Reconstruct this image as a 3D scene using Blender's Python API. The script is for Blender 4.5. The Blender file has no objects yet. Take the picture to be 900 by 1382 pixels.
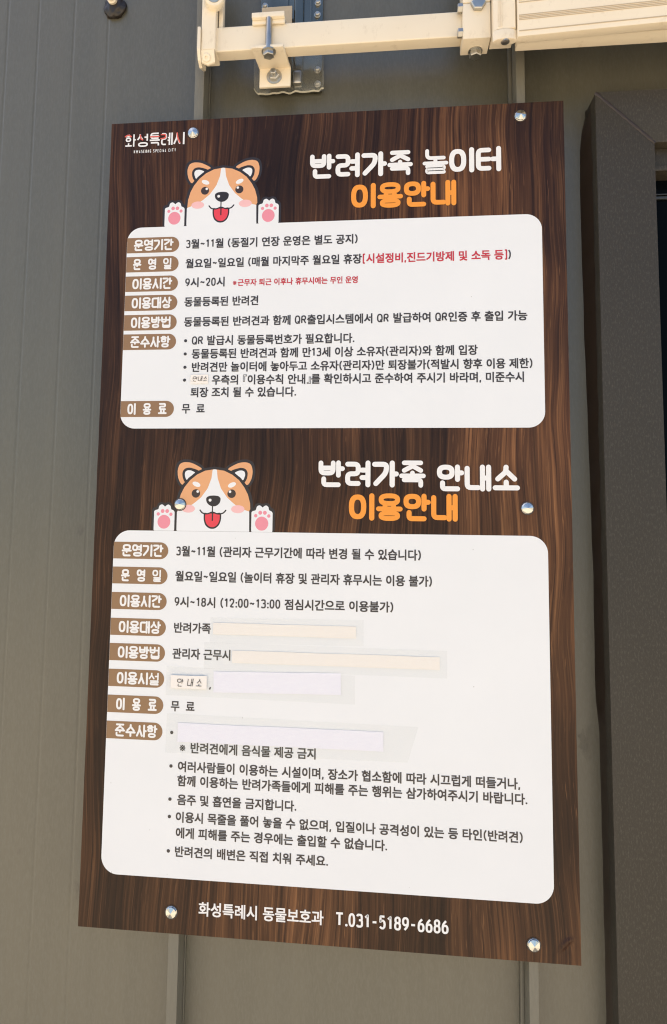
import bpy, bmesh, math, random
from mathutils import Vector, Matrix, noise
random.seed(7)
SC = bpy.context.scene
COL = SC.collection
R = math.radians

# ---------------------------------------------------------------- camera
cam_d = bpy.data.cameras.new('camera'); cam = bpy.data.objects.new('camera', cam_d); COL.objects.link(cam)
pitch, yaw, roll = .0919, -.1094, .0163
fwd = Vector((math.sin(yaw)*math.cos(pitch), math.cos(yaw)*math.cos(pitch), math.sin(pitch)))
rgt = Vector((math.cos(yaw), -math.sin(yaw), 0)); upv = rgt.cross(fwd)
r2 = rgt*math.cos(roll)+upv*math.sin(roll); u2 = -rgt*math.sin(roll)+upv*math.cos(roll)
m = Matrix((r2, u2, -fwd)).transposed().to_4x4(); m.translation = Vector((.0534, -.8737, -.0525))
cam.matrix_world = m
cam_d.sensor_fit = 'VERTICAL'; cam_d.sensor_height = 36; cam_d.lens = 936.98/1382*36
cam_d.shift_x = 56.27/1382; cam_d.shift_y = -38.51/1382
cam_d.clip_start = .02; cam_d.clip_end = 500
SC.camera = cam

# ---------------------------------------------------------------- light
SUN_EL, SUN_AZ = R(62), R(-68)          # high sun standing behind the building, a little to the left
w = bpy.data.worlds.new('World'); SC.world = w; w.use_nodes = True
nt = w.node_tree; bg = nt.nodes['Background']
sky = nt.nodes.new('ShaderNodeTexSky'); sky.sky_type = 'NISHITA'; sky.sun_disc = False
sky.sun_elevation = SUN_EL; sky.sun_rotation = SUN_AZ; sky.air_density = 1.0; sky.dust_density = 2.0; sky.ozone_density = 1.0
nt.links.new(sky.outputs[0], bg.inputs[0]); bg.inputs[1].default_value = .12
sd = bpy.data.lights.new('sun', 'SUN'); sd.energy = 4.6; sd.angle = R(.5); sd.color = (1, .95, .87)
sun = bpy.data.objects.new('sun', sd); COL.objects.link(sun)
sv = Vector((math.sin(SUN_AZ)*math.cos(SUN_EL), math.cos(SUN_AZ)*math.cos(SUN_EL), math.sin(SUN_EL)))
sun.rotation_euler = sv.to_track_quat('Z', 'Y').to_euler(); sun.location = sv*6
SC.view_settings.view_transform = 'Standard'; SC.view_settings.look = 'None'
SC.cycles.use_denoising = True; SC.cycles.denoiser = 'OPENIMAGEDENOISE'; SC.cycles.denoising_input_passes = 'RGB_ALBEDO_NORMAL'; SC.cycles.denoising_prefilter = 'ACCURATE'
SC.cycles.pixel_filter_type = 'BLACKMAN_HARRIS'; SC.cycles.filter_width = 1.15
SC.view_settings.exposure = 1.1; SC.view_settings.gamma = 1

# ---------------------------------------------------------------- helpers (all lengths in millimetres)
ORI = {}
def org(o): return ORI.get(o.name, Vector((0, 0, 0)))
def make(name, V, F, mat, parent=None, smooth=False):
    V = [Vector(v) for v in V]
    lo = Vector([min(v[i] for v in V) for i in range(3)]); hi = Vector([max(v[i] for v in V) for i in range(3)])
    c = (lo+hi)/2
    me = bpy.data.meshes.new(name); me.from_pydata([(v-c)/1000 for v in V], [], F); me.update()
    if mat: me.materials.append(mat)
    if smooth: me.polygons.foreach_set('use_smooth', [True]*len(me.polygons))
    o = bpy.data.objects.new(name, me); COL.objects.link(o)
    if parent: o.parent = parent; o.location = (c-org(parent))/1000
    else: o.location = c/1000
    ORI[o.name] = c
    return o
def thing(name, label, cat, loc):
    o = bpy.data.objects.new(name, None); COL.objects.link(o); o.empty_display_size = .02
    o.location = Vector(loc)/1000; ORI[o.name] = Vector(loc); o['label'] = label; o['category'] = cat
    return o
class MB:
    def __init__(s): s.V = []; s.F = []
    def add(s, V, F):
        n = len(s.V); s.V += [tuple(v) for v in V]; s.F += [tuple(i+n for i in f) for f in F]; return s
    def bm(s, b):
        b.verts.ensure_lookup_table(); b.verts.index_update()
        return s.add([v.co.copy() for v in b.verts], [[v.index for v in f.verts] for f in b.faces])
    def box(s, x0, x1, y0, y1, z0, z1, bev=0, seg=2):
        b = bmesh.new()
        vs = [b.verts.new((x, y, z)) for x in (x0, x1) for y in (y0, y1) for z in (z0, z1)]
        for f in ((0,1,3,2),(4,6,7,5),(0,4,5,1),(2,3,7,6),(0,2,6,4),(1,5,7,3)): b.faces.new([vs[i] for i in f])
        if bev: bmesh.ops.bevel(b, geom=list(b.edges), offset=bev, segments=seg, affect='EDGES', profile=.6)
        bmesh.ops.recalc_face_normals(b, faces=b.faces); s.bm(b); b.free(); return s
    def prism(s, P, d, bev=0):               # polygon of 3-D points pushed along vector d
        b = bmesh.new(); A = [b.verts.new(Vector(p)) for p in P]; B = [b.verts.new(Vector(p)+Vector(d)) for p in P]
        b.faces.new(A); b.faces.new(B[::-1]); n = len(P)
        for i in range(n): b.faces.new((A[i], B[i], B[(i+1) % n], A[(i+1) % n]))
        bmesh.ops.recalc_face_normals(b, faces=b.faces)
        if bev: bmesh.ops.bevel(b, geom=list(b.edges), offset=bev, segments=2, affect='EDGES', profile=.6)
        s.bm(b); b.free(); return s
    def lathe(s, c, axis, prof, n=24, ang=0): # prof: (radius, distance along axis)
        ax = Vector(axis).normalized(); t = ax.orthogonal().normalized(); q = ax.cross(t); c = Vector(c)
        V = []; F = []
        for r, h in prof:
            for k in range(n):
                a = 2*math.pi*k/n+ang; V.append(c+ax*h+(t*math.cos(a)+q*math.sin(a))*r)
        for i in range(len(prof)-1):
            for k in range(n): F.append((i*n+k, i*n+(k+1) % n, (i+1)*n+(k+1) % n, (i+1)*n+k))
        F.append(tuple(range(n))[::-1]); F.append(tuple((len(prof)-1)*n+k for k in range(n)))
        return s.add(V, F)
    def go(s, name, mat, parent=None, smooth=False): return make(name, s.V, s.F, mat, parent, smooth)
def auto_smooth(o, a=35):
    me = o.data; me.polygons.foreach_set('use_smooth', [True]*len(me.polygons))
    b = bmesh.new(); b.from_mesh(me)
    for e in b.edges:
        if len(e.link_faces) == 2 and e.calc_face_angle(0) > R(a): e.smooth = False
    b.to_mesh(me); b.free(); return o

# ---------------------------------------------------------------- materials
def mat(name, col, rough=.5, metal=0, spec=.5, **kw):
    m = bpy.data.materials.new(name); m.use_nodes = True; p = m.node_tree.nodes['Principled BSDF']
    p.inputs['Base Color'].default_value = (*col, 1); p.inputs['Roughness'].default_value = rough
    p.inputs['Metallic'].default_value = metal; p.inputs['Specular IOR Level'].default_value = spec
    if 'alpha' in kw: p.inputs['Alpha'].default_value = kw['alpha']
    if 'coat' in kw: p.inputs['Coat Weight'].default_value = kw['coat']; p.inputs['Coat Roughness'].default_value = .12
    return m
def nodes(m): return m.node_tree.nodes, m.node_tree.links, m.node_tree.nodes['Principled BSDF']
def coords(m, scale, kind='world', rot=None):
    N, L, p = nodes(m); g = N.new('ShaderNodeNewGeometry' if kind == 'world' else 'ShaderNodeTexCoord')
    mp = N.new('ShaderNodeMapping'); mp.inputs['Scale'].default_value = scale
    L.new(g.outputs['Position' if kind == 'world' else 'Object'], mp.inputs[0]); return mp.outputs[0]
def tex(m, vec, scale=1, detail=4, rough=.5, dist=0):
    N, L, p = nodes(m); t = N.new('ShaderNodeTexNoise'); t.inputs['Scale'].default_value = scale
    t.inputs['Detail'].default_value = detail; t.inputs['Roughness'].default_value = rough; t.inputs['Distortion'].default_value = dist
    L.new(vec, t.inputs['Vector']); return t.outputs['Fac']
def ramp(m, fac, stops):
    N, L, p = nodes(m); r = N.new('ShaderNodeValToRGB'); e = r.color_ramp.elements
    while len(e) < len(stops): e.new(.5)
    for k, (pos, c) in enumerate(stops):
        e[k].position = pos; e[k].color = (*c, 1) if not isinstance(c, (int, float)) else (c, c, c, 1)
    L.new(fac, r.inputs[0]); return r.outputs[0]
def mix(m, a, b, fac, mode='MIX'):
    N, L, p = nodes(m); x = N.new('ShaderNodeMix'); x.data_type = 'RGBA'; x.blend_type = mode
    for s, v in ((0, fac), (6, a), (7, b)):
        if isinstance(v, (int, float)): x.inputs[s].default_value = v
        elif isinstance(v, tuple): x.inputs[s].default_value = (*v, 1)
        else: L.new(v, x.inputs[s])
    return x.outputs[2]
def bump(m, fac, strength=.2, dist=.001):
    N, L, p = nodes(m); b = N.new('ShaderNodeBump'); b.inputs['Strength'].default_value = strength; b.inputs['Distance'].default_value = dist
    L.new(fac, b.inputs['Height']); L.new(b.outputs[0], p.inputs['Normal'])
def tobase(m, c): N, L, p = nodes(m); L.new(c, p.inputs['Base Color'])
def torough(m, f, lo, hi):
    N, L, p = nodes(m); r = N.new('ShaderNodeMapRange'); r.inputs[3].default_value = lo; r.inputs[4].default_value = hi
    L.new(f, r.inputs[0]); L.new(r.outputs[0], p.inputs['Roughness'])

# grey coated steel siding, fine woven emboss
M_wall = mat('grey_siding', (.085, .082, .074), .42, spec=.85)
fine = tex(M_wall, coords(M_wall, (430, 430, 120)), 1, 3, .7)
big = tex(M_wall, coords(M_wall, (5, 5, 1.6)), 1, 4)
c = mix(M_wall, (.084, .079, .055), (.100, .093, .063), big)
stk = tex(M_wall, coords(M_wall, (38, 38, 1.5)), 1, 4, .6)
c = mix(M_wall, c, ramp(M_wall, stk, [(.35, (.94, .94, .93)), (.65, (1.06, 1.05, 1.04))]), 1.0, 'MULTIPLY')
blot = tex(M_wall, coords(M_wall, (26, 26, 17)), 1, 2)
c = mix(M_wall, c, (.045, .036, .024), ramp(M_wall, blot, [(.72, 0), (.78, .55)]))
c = mix(M_wall, c, (.12, .115, .088), ramp(M_wall, fine, [(.42, 0), (.72, .55)]))
tobase(M_wall, c); bump(M_wall, fine, .30, .0006); torough(M_wall, big, .30, .42)
M_rib = mat('rib_steel', (.12, .115, .10), .42, spec=.5)
f2 = tex(M_rib, coords(M_rib, (500, 500, 60)), 1, 3, .6)
tobase(M_rib, mix(M_rib, (.135, .127, .098), (.18, .168, .13), f2)); bump(M_rib, f2, .12, .0004)
M_dark = mat('rib_shade', (.045, .042, .038), .55)
# door frame: brown-grey powder coat with speckle
M_frame = mat('door_frame_coating', (.052, .046, .040), .5, spec=.35)
f3 = tex(M_frame, coords(M_frame, (520, 520, 210)), 1, 3, .75)
b3 = tex(M_frame, coords(M_frame, (6, 6, 3)), 1, 4)
c = mix(M_frame, (.032, .027, .019), (.044, .038, .028), b3)
tobase(M_frame, mix(M_frame, c, (.135, .122, .098), ramp(M_frame, f3, [(.50, 0), (.80, .45)]))); bump(M_frame, f3, .3, .0004)
M_seal = mat('brown_sealant', (.030, .019, .013), .38)
M_black = mat('black_void', (.004, .005, .006), .3, spec=.12)
M_glass = mat('dark_glass', (.002, .003, .004), .05, spec=.03)
M_gasket = mat('gasket', (.03, .034, .036), .35)
# printed wood
M_wood = mat('printed_wood', (.06, .03, .015), .33, spec=.22)
vs = coords(M_wood, (1, 1, 1), 'obj')
N, L, P = nodes(M_wood)
warp = tex(M_wood, coords(M_wood, (3.5, 3.5, 2.6), 'obj'), 1, 2)
ad = N.new('ShaderNodeVectorMath'); ad.operation = 'MULTIPLY_ADD'
L.new(warp, ad.inputs[0]); ad.inputs[1].default_value = (.055, 0, .0); L.new(vs, ad.inputs[2])
def wm(sc):
    mp = N.new('ShaderNodeMapping'); mp.inputs['Scale'].default_value = sc; L.new(ad.outputs[0], mp.inputs[0]); return mp.outputs[0]
g1 = tex(M_wood, wm((430, 430, 6)), 1, 3, .6)
g2 = tex(M_wood, wm((90, 90, 2.2)), 1, 3, .6)
g3 = tex(M_wood, wm((14, 14, .9)), 1, 3, .55)
g4 = tex(M_wood, wm((620, 620, 26)), 1, 2, .6)
c = mix(M_wood, (.044, .020, .0105), (.125, .062, .029), ramp(M_wood, g2, [(.34, 0), (.66, 1)]))
c = mix(M_wood, c, (.25, .135, .064), ramp(M_wood, g1, [(.53, 0), (.72, .7)]))
c = mix(M_wood, c, (.013, .006, .004), ramp(M_wood, g1, [(.30, .9), (.47, 0)]))
c = mix(M_wood, c, (.018, .008, .005), ramp(M_wood, g3, [(.36, .80), (.56, .05)]))
c = mix(M_wood, c, (.38, .21, .10), ramp(M_wood, g4, [(.64, 0), (.76, .30)]))
sx = N.new('ShaderNodeSeparateXYZ'); L.new(ad.outputs[0], sx.inputs[0])
tone = N.new('ShaderNodeTexVoronoi'); tone.voronoi_dimensions = '1D'; tone.inputs['Scale'].default_value = 11; tone.inputs['Randomness'].default_value = .8
L.new(sx.outputs[0], tone.inputs['W'])
tb = N.new('ShaderNodeSeparateColor'); L.new(tone.outputs['Color'], tb.inputs[0])
c = mix(M_wood, c, ramp(M_wood, tb.outputs[0], [(0, (.50, .46, .44)), (1, (1.35, 1.28, 1.2))]), 1.0, 'MULTIPLY')
te = N.new('ShaderNodeTexVoronoi'); te.voronoi_dimensions = '1D'; te.feature = 'DISTANCE_TO_EDGE'; te.inputs['Scale'].default_value = 11; te.inputs['Randomness'].default_value = .8
L.new(sx.outputs[0], te.inputs['W'])
c = mix(M_wood, (.012, .005, .003), c, ramp(M_wood, te.outputs['Distance'], [(.004, .25), (.03, 1)]))
pt = tex(M_wood, coords(M_wood, (5, 5, 3.2), 'obj'), 1, 3)
c = mix(M_wood, c, ramp(M_wood, pt, [(.35, (.55, .52, .50)), (.68, (1.7, 1.55, 1.4))]), 1.0, 'MULTIPLY')
c = mix(M_wood, (.058, .030, .018), c, .93)
tobase(M_wood, c)
M_white = mat('white_print', (.80, .80, .80), .36, spec=.45)
dn = tex(M_white, coords(M_white, (9, 9, 9), 'obj'), 1, 5, .6)
spk = tex(M_white, coords(M_white, (210, 210, 150), 'obj'), 1, 1)
c = mix(M_white, (.755, .77, .775), (.815, .825, .83), dn)
tobase(M_white, mix(M_white, c, (.30, .28, .25), ramp(M_white, spk, [(.795, 0), (.83, .6)])))
M_ink = mat('dark_ink', (.040, .034, .034), .38)
M_red = mat('red_ink', (.52, .030, .045), .38)
M_brown = mat('brown_tag_ink', (.27, .155, .075), .36, spec=.45)
M_wht2 = mat('white_ink', (.82, .81, .79), .36)
M_orange = mat('orange_ink', (.86, .31, .03), .36)
M_logored = mat('logo_red_ink', (.70, .12, .08), .36)
M_fur = mat('tan_fur_ink', (.74, .37, .17), .36)
M_line = mat('outline_ink', (.022, .016, .014), .36)
M_pink = mat('pink_ink', (.78, .27, .33), .36)
M_blush = mat('blush_ink', (.84, .49, .48), .36)
M_tongue = mat('tongue_ink', (.74, .05, .07), .36)
M_eye = mat('eye_ink', (.045, .026, .018), .36)
M_paper = mat('cream_paper', (.80, .73, .64), .7, spec=.2)
pn = tex(M_paper, coords(M_paper, (160, 160, 420), 'obj'), 1, 3)
tobase(M_paper, mix(M_paper, (.86, .80, .725), (.88, .84, .79), pn))
M_lav = mat('white_paper', (.80, .78, .86), .6, spec=.3)
pn = tex(M_lav, coords(M_lav, (120, 120, 380), 'obj'), 1, 3)
tobase(M_lav, mix(M_lav, (.81, .79, .87), (.86, .86, .91), pn))
M_tape = mat('clear_tape', (.50, .55, .45), .3, spec=.4, alpha=.055)
M_film = mat('clear_film', (.6, .6, .52), .1, spec=.8, alpha=.16)
M_cream = mat('ivory_powder_coat', (.80, .70, .52), .36, spec=.5)
cf = tex(M_cream, coords(M_cream, (14, 14, 14)), 1, 4)
cc = mix(M_cream, (.775, .665, .50), (.82, .74, .585), cf)
cd_ = tex(M_cream, coords(M_cream, (75, 75, 45)), 1, 4, .7)
tobase(M_cream, mix(M_cream, cc, (.48, .38, .25), ramp(M_cream, cd_, [(.58, 0), (.80, .45)])))
torough(M_cream, cf, .28, .46)
M_groove = mat('groove_shade_ivory', (.50, .40, .27), .6)  # darker ivory; puts the shade of the arm grooves into the colour
M_steel = mat('galvanised_steel', (.55, .55, .53), .22, 1)
sf = tex(M_steel, coords(M_steel, (60, 60, 60)), 1, 4)
tobase(M_steel, mix(M_steel, (.34, .34, .32), (.62, .60, .55), sf)); torough(M_steel, sf, .28, .5)
M_plate = mat('galvanised_plate', (.42, .42, .38), .16, 1)
sf = tex(M_plate, coords(M_plate, (25, 25, 8)), 1, 4)
tobase(M_plate, mix(M_plate, (.05, .052, .048), (.34, .33, .27), sf)); torough(M_plate, sf, .08, .30)
M_chrome = mat('chrome', (.62, .62, .59), .17, 1)
M_edge = mat('board_edge', (.05, .035, .028), .5)
M_putty = mat('black_putty', (.018, .013, .010), .35)

# ---------------------------------------------------------------- ground
gm = mat('pale_paving', (.42, .35, .26), .8, spec=.2)
gv = tex(gm, coords(gm, (1.3, 1.3, 1.3)), 1, 6)
tobase(gm, mix(gm, (.46, .38, .27), (.60, .50, .37), gv))
g = make('ground', [(-60000, -90000, -1500), (60000, -90000, -1500), (60000, 30000, -1500), (-60000, 30000, -1500)], [(0, 1, 2, 3)], gm)
g['kind'] = 'structure'

# ---------------------------------------------------------------- wall
WY = 38
wall = thing('wall', 'grey embossed steel siding wall with standing seam ribs behind the brown notice board', 'wall', (0, 60, -1500))
def panel(x0, x1, z0, z1, grooves=()):
    xs = [x0]
    for gx in grooves: xs += [gx-2.5, gx-.6, gx+.6, gx+2.5]
    xs.append(x1); V = []; F = []
    n = len(xs)
    for z in (z0, z1):
        for k, x in enumerate(xs):
            d = .5 if (0 < k < n-1 and (k-1) % 4 in (1, 2)) else 0
            V.append((x, WY+d, z))
    for k in range(n-1): F.append((k, k+1, n+k+1, n+k))
    b = len(V); V += [(x0, 90, z0), (x1, 90, z0), (x1, 90, z1), (x0, 90, z1)]
    F += [(b+1, b, b+3, b+2), (0, n, b+3, b), (n-1, b+1, b+2, 2*n-1), tuple(range(n))[::-1]+(b, b+1), tuple(range(n, 2*n))+(b+2, b+3)]
    return make('wall_panel', V, F, M_wall, wall)
panel(-2600, -187, -1500, 1300, (-690, -583, -482, -434, -379, -327))
panel(-171.5, 238, -1500, 1300)
b = MB(); b.prism([(254.5, WY, -1500), (338.5, WY, -1500), (338.5, WY, 534), (1101, WY, 534), (1101, WY, -1500), (2600, WY, -1500), (2600, WY, 1300), (254.5, WY, 1300)], (0, 50, 0))
b.go('wall_panel', M_wall, wall)
def rib(x0, x1, lipside):
    b = MB()
    b.box(x0, x1, 5.2, 62, -1500, 1300, .9)
    if lipside < 0: b.box(x0-4.4, x0-.2, 31, 62, -1500, 1300, .7)
    else: b.box(x1+.2, x1+1.6, 34, 62, -1500, 1300, .3)
    return auto_smooth(b.go('seam_rib', M_rib, wall))
rib(-186.4, -173.4, 1)
rib(242.8, 253.6, -1)

M_smear = mat('sealant_smear', (.035, .025, .016), .5)
N, L, P = nodes(M_smear); sn = tex(M_smear, coords(M_smear, (70, 70, 45)), 1, 4, .6); L.new(ramp(M_smear, sn, [(.40, 0), (.72, .20)]), P.inputs['Alpha'])
V = [(325+12*math.cos(a*math.pi/10)*(1+.2*math.sin(a*3)), WY-.3, -284+21*math.sin(a*math.pi/10)*(1+.2*math.cos(a*5))) for a in range(20)]
make('sealant_smear', V, [tuple(range(20))[::-1]], M_smear, wall)
# ---------------------------------------------------------------- door frame
door = thing('door', 'dark brown metal door frame with mitred corner and black glass right of the board', 'door', (720, 20, -1500))
b = MB(); b.prism([(339.2, 0, -1490), (409.6, 0, -1490), (409.6, 0, 461), (339.2, 0, 532)], (0, 60, 0), 1.1)
auto_smooth(b.go('jamb', M_frame, door))
b = MB(); b.prism([(1100, 0, 533.4), (340.0, 0, 533.4), (410.6, 0, 462.2), (1030, 0, 462.2)], (0, 60, 0), 1.1)
auto_smooth(b.go('head', M_frame, door))
b = MB(); b.prism([(1100, 0, -1490), (1100, 0, 532), (1030.6, 0, 461), (1030.6, 0, -1490)], (0, 60, 0), 1.1)
auto_smooth(b.go('jamb', M_frame, door))
b = MB()                                   # sealant squeezed into the mitre joint
P0 = Vector((339.6, -.4, 532.6)); P1 = Vector((410.2, -.4, 461.6))
Vv = []; Ff = []
for i in range(41):
    t = i/40; p = P0.lerp(P1, t); nrm = Vector((.71, 0, .70)); wd = 2.5+.7*math.sin(i*1.1)*math.sin(i*.37)
    Vv += [p-nrm*wd+Vector((0, .8, 0)), p+Vector((0, -1.3, 0)), p+nrm*wd+Vector((0, .8, 0))]
    if i: k = 3*i; Ff += [(k-3, k, k+1, k-2), (k-2, k+1, k+2, k-1)]
b.add(Vv, Ff); b.go('joint_sealant', M_seal, door, True)
b = MB(); b.box(409.7, 1030.5, 14, 50, 438, 462, .8); auto_smooth(b.go('inner_head', M_frame, door))
b = MB(); b.box(409.7, 1030.5, 5, 50, 427.5, 434.5, 1.2); auto_smooth(b.go('glazing_bar', M_frame, door))
b = MB(); b.box(409.75, 411.2, 6, 50, -1488, 427, .3); b.go('gasket', M_gasket, door)
b = MB(); b.box(411.5, 1030.4, 30, 36, -1488, 438, 0); b.go('glass', M_glass, door)
b = MB(); b.box(413, 1030, 26, 29.7, 401, 404.5, .5); b.box(413, 1030, 27, 29.7, 407, 408.4, .3); b.go('inner_rail', M_gasket, door)
# uneven sealant bead down the side of the frame
pts = [(-1480, 337.2), (-600, 337.8), (-330, 337.9), (-271, 337.4), (-235, 334.6), (-200, 333.8), (-102, 334.6), (0, 333.6), (64, 333.0), (150, 331.6),
       (227, 330.4), (330, 329.6), (425, 329.0), (480, 330.6), (505, 333.2), (523, 337.6)]
b = MB(); Vv = []; Ff = []; k = 0
zz = [-1480]+list(range(-640, 524, 9))
for z in zz:
    for i in range(len(pts)-1):
        if pts[i][0] <= z <= pts[i+1][0]:
            t = (z-pts[i][0])/(pts[i+1][0]-pts[i][0]); xe = pts[i][1]*(1-t)+pts[i+1][1]*t
    xe += .7*noise.noise(Vector((z*.02, 3, 1))); dd = 1+.25*noise.noise(Vector((z*.035, 0, 0)))
    Vv += [(xe, WY+.6, z), (xe+.25*(339-xe), 34*1-1.5*dd+1, z), (339-.35*(339-xe), 27*dd, z), (339.6, 17*dd, z)]
    if k: j = 4*k; Ff += [(j-4+q, j-3+q, j+1+q, j+q) for q in range(3)]
    k += 1
b.add(Vv, Ff); b.go('sealant_bead', M_seal, door, True)

# ---------------------------------------------------------------- Hangul and Latin lettering built from strokes
def rnd(P, r, closed):
    if r <= 0: return P
    n = len(P); out = []
    for i in range(n):
        if not closed and i in (0, n-1): out.append(P[i]); continue
        a, p, c = P[i-1], P[i], P[(i+1) % n]
        la = math.hypot(a[0]-p[0], a[1]-p[1]); lc = math.hypot(c[0]-p[0], c[1]-p[1])
        if la < 1e-6 or lc < 1e-6: continue
        ra = min(r, la*.48, lc*.48)
        s = (p[0]+(a[0]-p[0])*ra/la, p[1]+(a[1]-p[1])*ra/la); e = (p[0]+(c[0]-p[0])*ra/lc, p[1]+(c[1]-p[1])*ra/lc)
        for t in (0, .25, .5, .75, 1):
            out.append(((1-t)**2*s[0]+2*t*(1-t)*p[0]+t*t*e[0], (1-t)**2*s[1]+2*t*(1-t)*p[1]+t*t*e[1]))
    return out
def stroke(b, P, w, y, closed=False, cap=False):
    Q = []
    for p in P:
        if not Q or math.hypot(p[0]-Q[-1][0], p[1]-Q[-1][1]) > 1e-4: Q.append(p)
    P = Q
    if closed and math.hypot(P[0][0]-P[-1][0], P[0][1]-P[-1][1]) < 1e-4: P = P[:-1]
    n = len(P)
    if n < 2: return
    h = w/2; V = []; F = []
    def dr(a, c):
        l = math.hypot(c[0]-a[0], c[1]-a[1]); return ((c[0]-a[0])/l, (c[1]-a[1])/l)
    for i in range(n):
        if closed: d0, d1 = dr(P[i-1], P[i]), dr(P[i], P[(i+1) % n])
        else:
            d0 = dr(P[i-1], P[i]) if i else dr(P[0], P[1]); d1 = dr(P[i], P[i+1]) if i < n-1 else d0
        n0, n1 = (-d0[1], d0[0]), (-d1[1], d1[0])
        mx, mz = n0[0]+n1[0], n0[1]+n1[1]; q = mx*mx+mz*mz
        if q < .3: mx, mz, q = n0[0], n0[1], 1; s = 1
        else: s = 2/q
        s = min(s, 1.6)
        V += [(P[i][0]+mx*s*h, y, P[i][1]+mz*s*h), (P[i][0]-mx*s*h, y, P[i][1]-mz*s*h)]
    for i in range(n if closed else n-1):
        j = (i+1) % n; F.append((2*i+1, 2*j+1, 2*j, 2*i))
    if cap and not closed:
        for e, o in ((0, 1), (n-1, n-2)):
            d = dr(P[o], P[e]); base = len(V); a0 = math.atan2(d[1], d[0])
            ring = [(P[e][0]+math.cos(a0-math.pi/2+math.pi*k/6)*h, y, P[e][1]+math.sin(a0-math.pi/2+math.pi*k/6)*h) for k in range(7)]
            V += ring; F.append(tuple(range(base, base+7))[::-1] if True else ())
    b.add(V, F)
def ell(x0, z0, x1, z1, n=22, e=2.5):
    cx, cz, rx, rz = (x0+x1)/2, (z0+z1)/2, (x1-x0)/2, (z1-z0)/2; out = []
    for k in range(n):
        a = 2*math.pi*k/n; c, s = math.cos(a), math.sin(a)
        out.append((cx+rx*math.copysign(abs(c)**(2/e), c), cz+rz*math.copysign(abs(s)**(2/e), s)))
    return out
CHO = 'ㄱㄲㄴㄷㄸㄹㅁㅂㅃㅅㅆㅇㅈㅉㅊㅋㅌㅍㅎ'
JUNG = 'ㅏㅐㅑㅒㅓㅔㅕㅖㅗㅘㅙㅚㅛㅜㅝㅞㅟㅠㅡㅢㅣ'
JONG = ['', 'ㄱ', 'ㄲ', 'ㄳ', 'ㄴ', 'ㄵ', 'ㄶ', 'ㄷ', 'ㄹ', 'ㄺ', 'ㄻ', 'ㄼ', 'ㄽ', 'ㄾ', 'ㄿ', 'ㅀ', 'ㅁ', 'ㅂ', 'ㅄ', 'ㅅ', 'ㅆ', 'ㅇ', 'ㅈ', 'ㅊ', 'ㅋ', 'ㅌ', 'ㅍ', 'ㅎ']
J = {'ㄱ': [[(0, 1), (1, 1), (1, 0)]], 'ㄴ': [[(0, 1), (0, 0), (1, 0)]], 'ㄷ': [[(1, 1), (0, 1), (0, 0), (1, 0)]],
     'ㄹ': [[(0, 1), (1, 1), (1, .5), (0, .5), (0, 0), (1, 0)]], 'ㅁ': ['R'], 'ㅂ': [[(0, 1), (0, 0), (1, 0), (1, 1)], [(0, .5), (1, .5)]],
     'ㅅ': [[(.5, 1), (.48, .6), (0, 0)], [(.5, .68), (1, 0)]], 'ㅇ': ['O'], 'ㅈ': [[(0, 1), (1, 1)], [(.52, 1), (.48, .55), (0, 0)], [(.5, .6), (1, 0)]],
     'ㅊ': [[(.28, 1), (.72, 1)], [(0, .74), (1, .74)], [(.52, .74), (.48, .42), (0, 0)], [(.5, .45), (1, 0)]],
     'ㅋ': [[(0, 1), (1, 1), (1, 0)], [(0, .5), (1, .5)]], 'ㅌ': [[(1, 1), (0, 1), (0, 0), (1, 0)], [(0, .5), (1, .5)]],
     'ㅍ': [[(0, 1), (1, 1)], [(0, 0), (1, 0)], [(.27, 1), (.27, 0)], [(.73, 1), (.73, 0)]],
     'ㅎ': [[(.28, 1), (.72, 1)], [(0, .77), (1, .77)], 'H']}
DBL = {'ㄲ': 'ㄱㄱ', 'ㄸ': 'ㄷㄷ', 'ㅃ': 'ㅂㅂ', 'ㅆ': 'ㅅㅅ', 'ㅉ': 'ㅈㅈ', 'ㅄ': 'ㅂㅅ', 'ㄶ': 'ㄴㅎ', 'ㄺ': 'ㄹㄱ', 'ㄵ': 'ㄴㅈ'}
def jamo(j, box, slant=False):
    x0, z0, x1, z1 = box
    if j in DBL:
        g = (x1-x0)*.28; m_ = (x0+x1)/2
        return jamo(DBL[j][0], (x0, z0, m_-g/2, z1)) + jamo(DBL[j][1], (m_+g/2, z0, x1, z1))
    out = []
    S = J[j]
    if slant and j == 'ㄱ': S = [[(0, 1), (1, 1), (.92, .55), (.1, 0)]]
    if slant and j == 'ㅋ': S = [[(0, 1), (1, 1), (.92, .55), (.1, 0)], [(0, .55), (.9, .58)]]
    for s in S:
        if s == 'O': out.append(('o', x0, z0, x1, z1))
        elif s == 'H':
            cx = (x0+x1)/2; wd = (x1-x0)*.40; out.append(('o', cx-wd, z0, cx+wd, z0+(z1-z0)*.50))
        elif s == 'R': out.append(('r', x0, z0, x1, z1))
        else: out.append(('p', [(x0+u*(x1-x0), z0+v*(z1-z0)) for u, v in s]))
    return out
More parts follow.
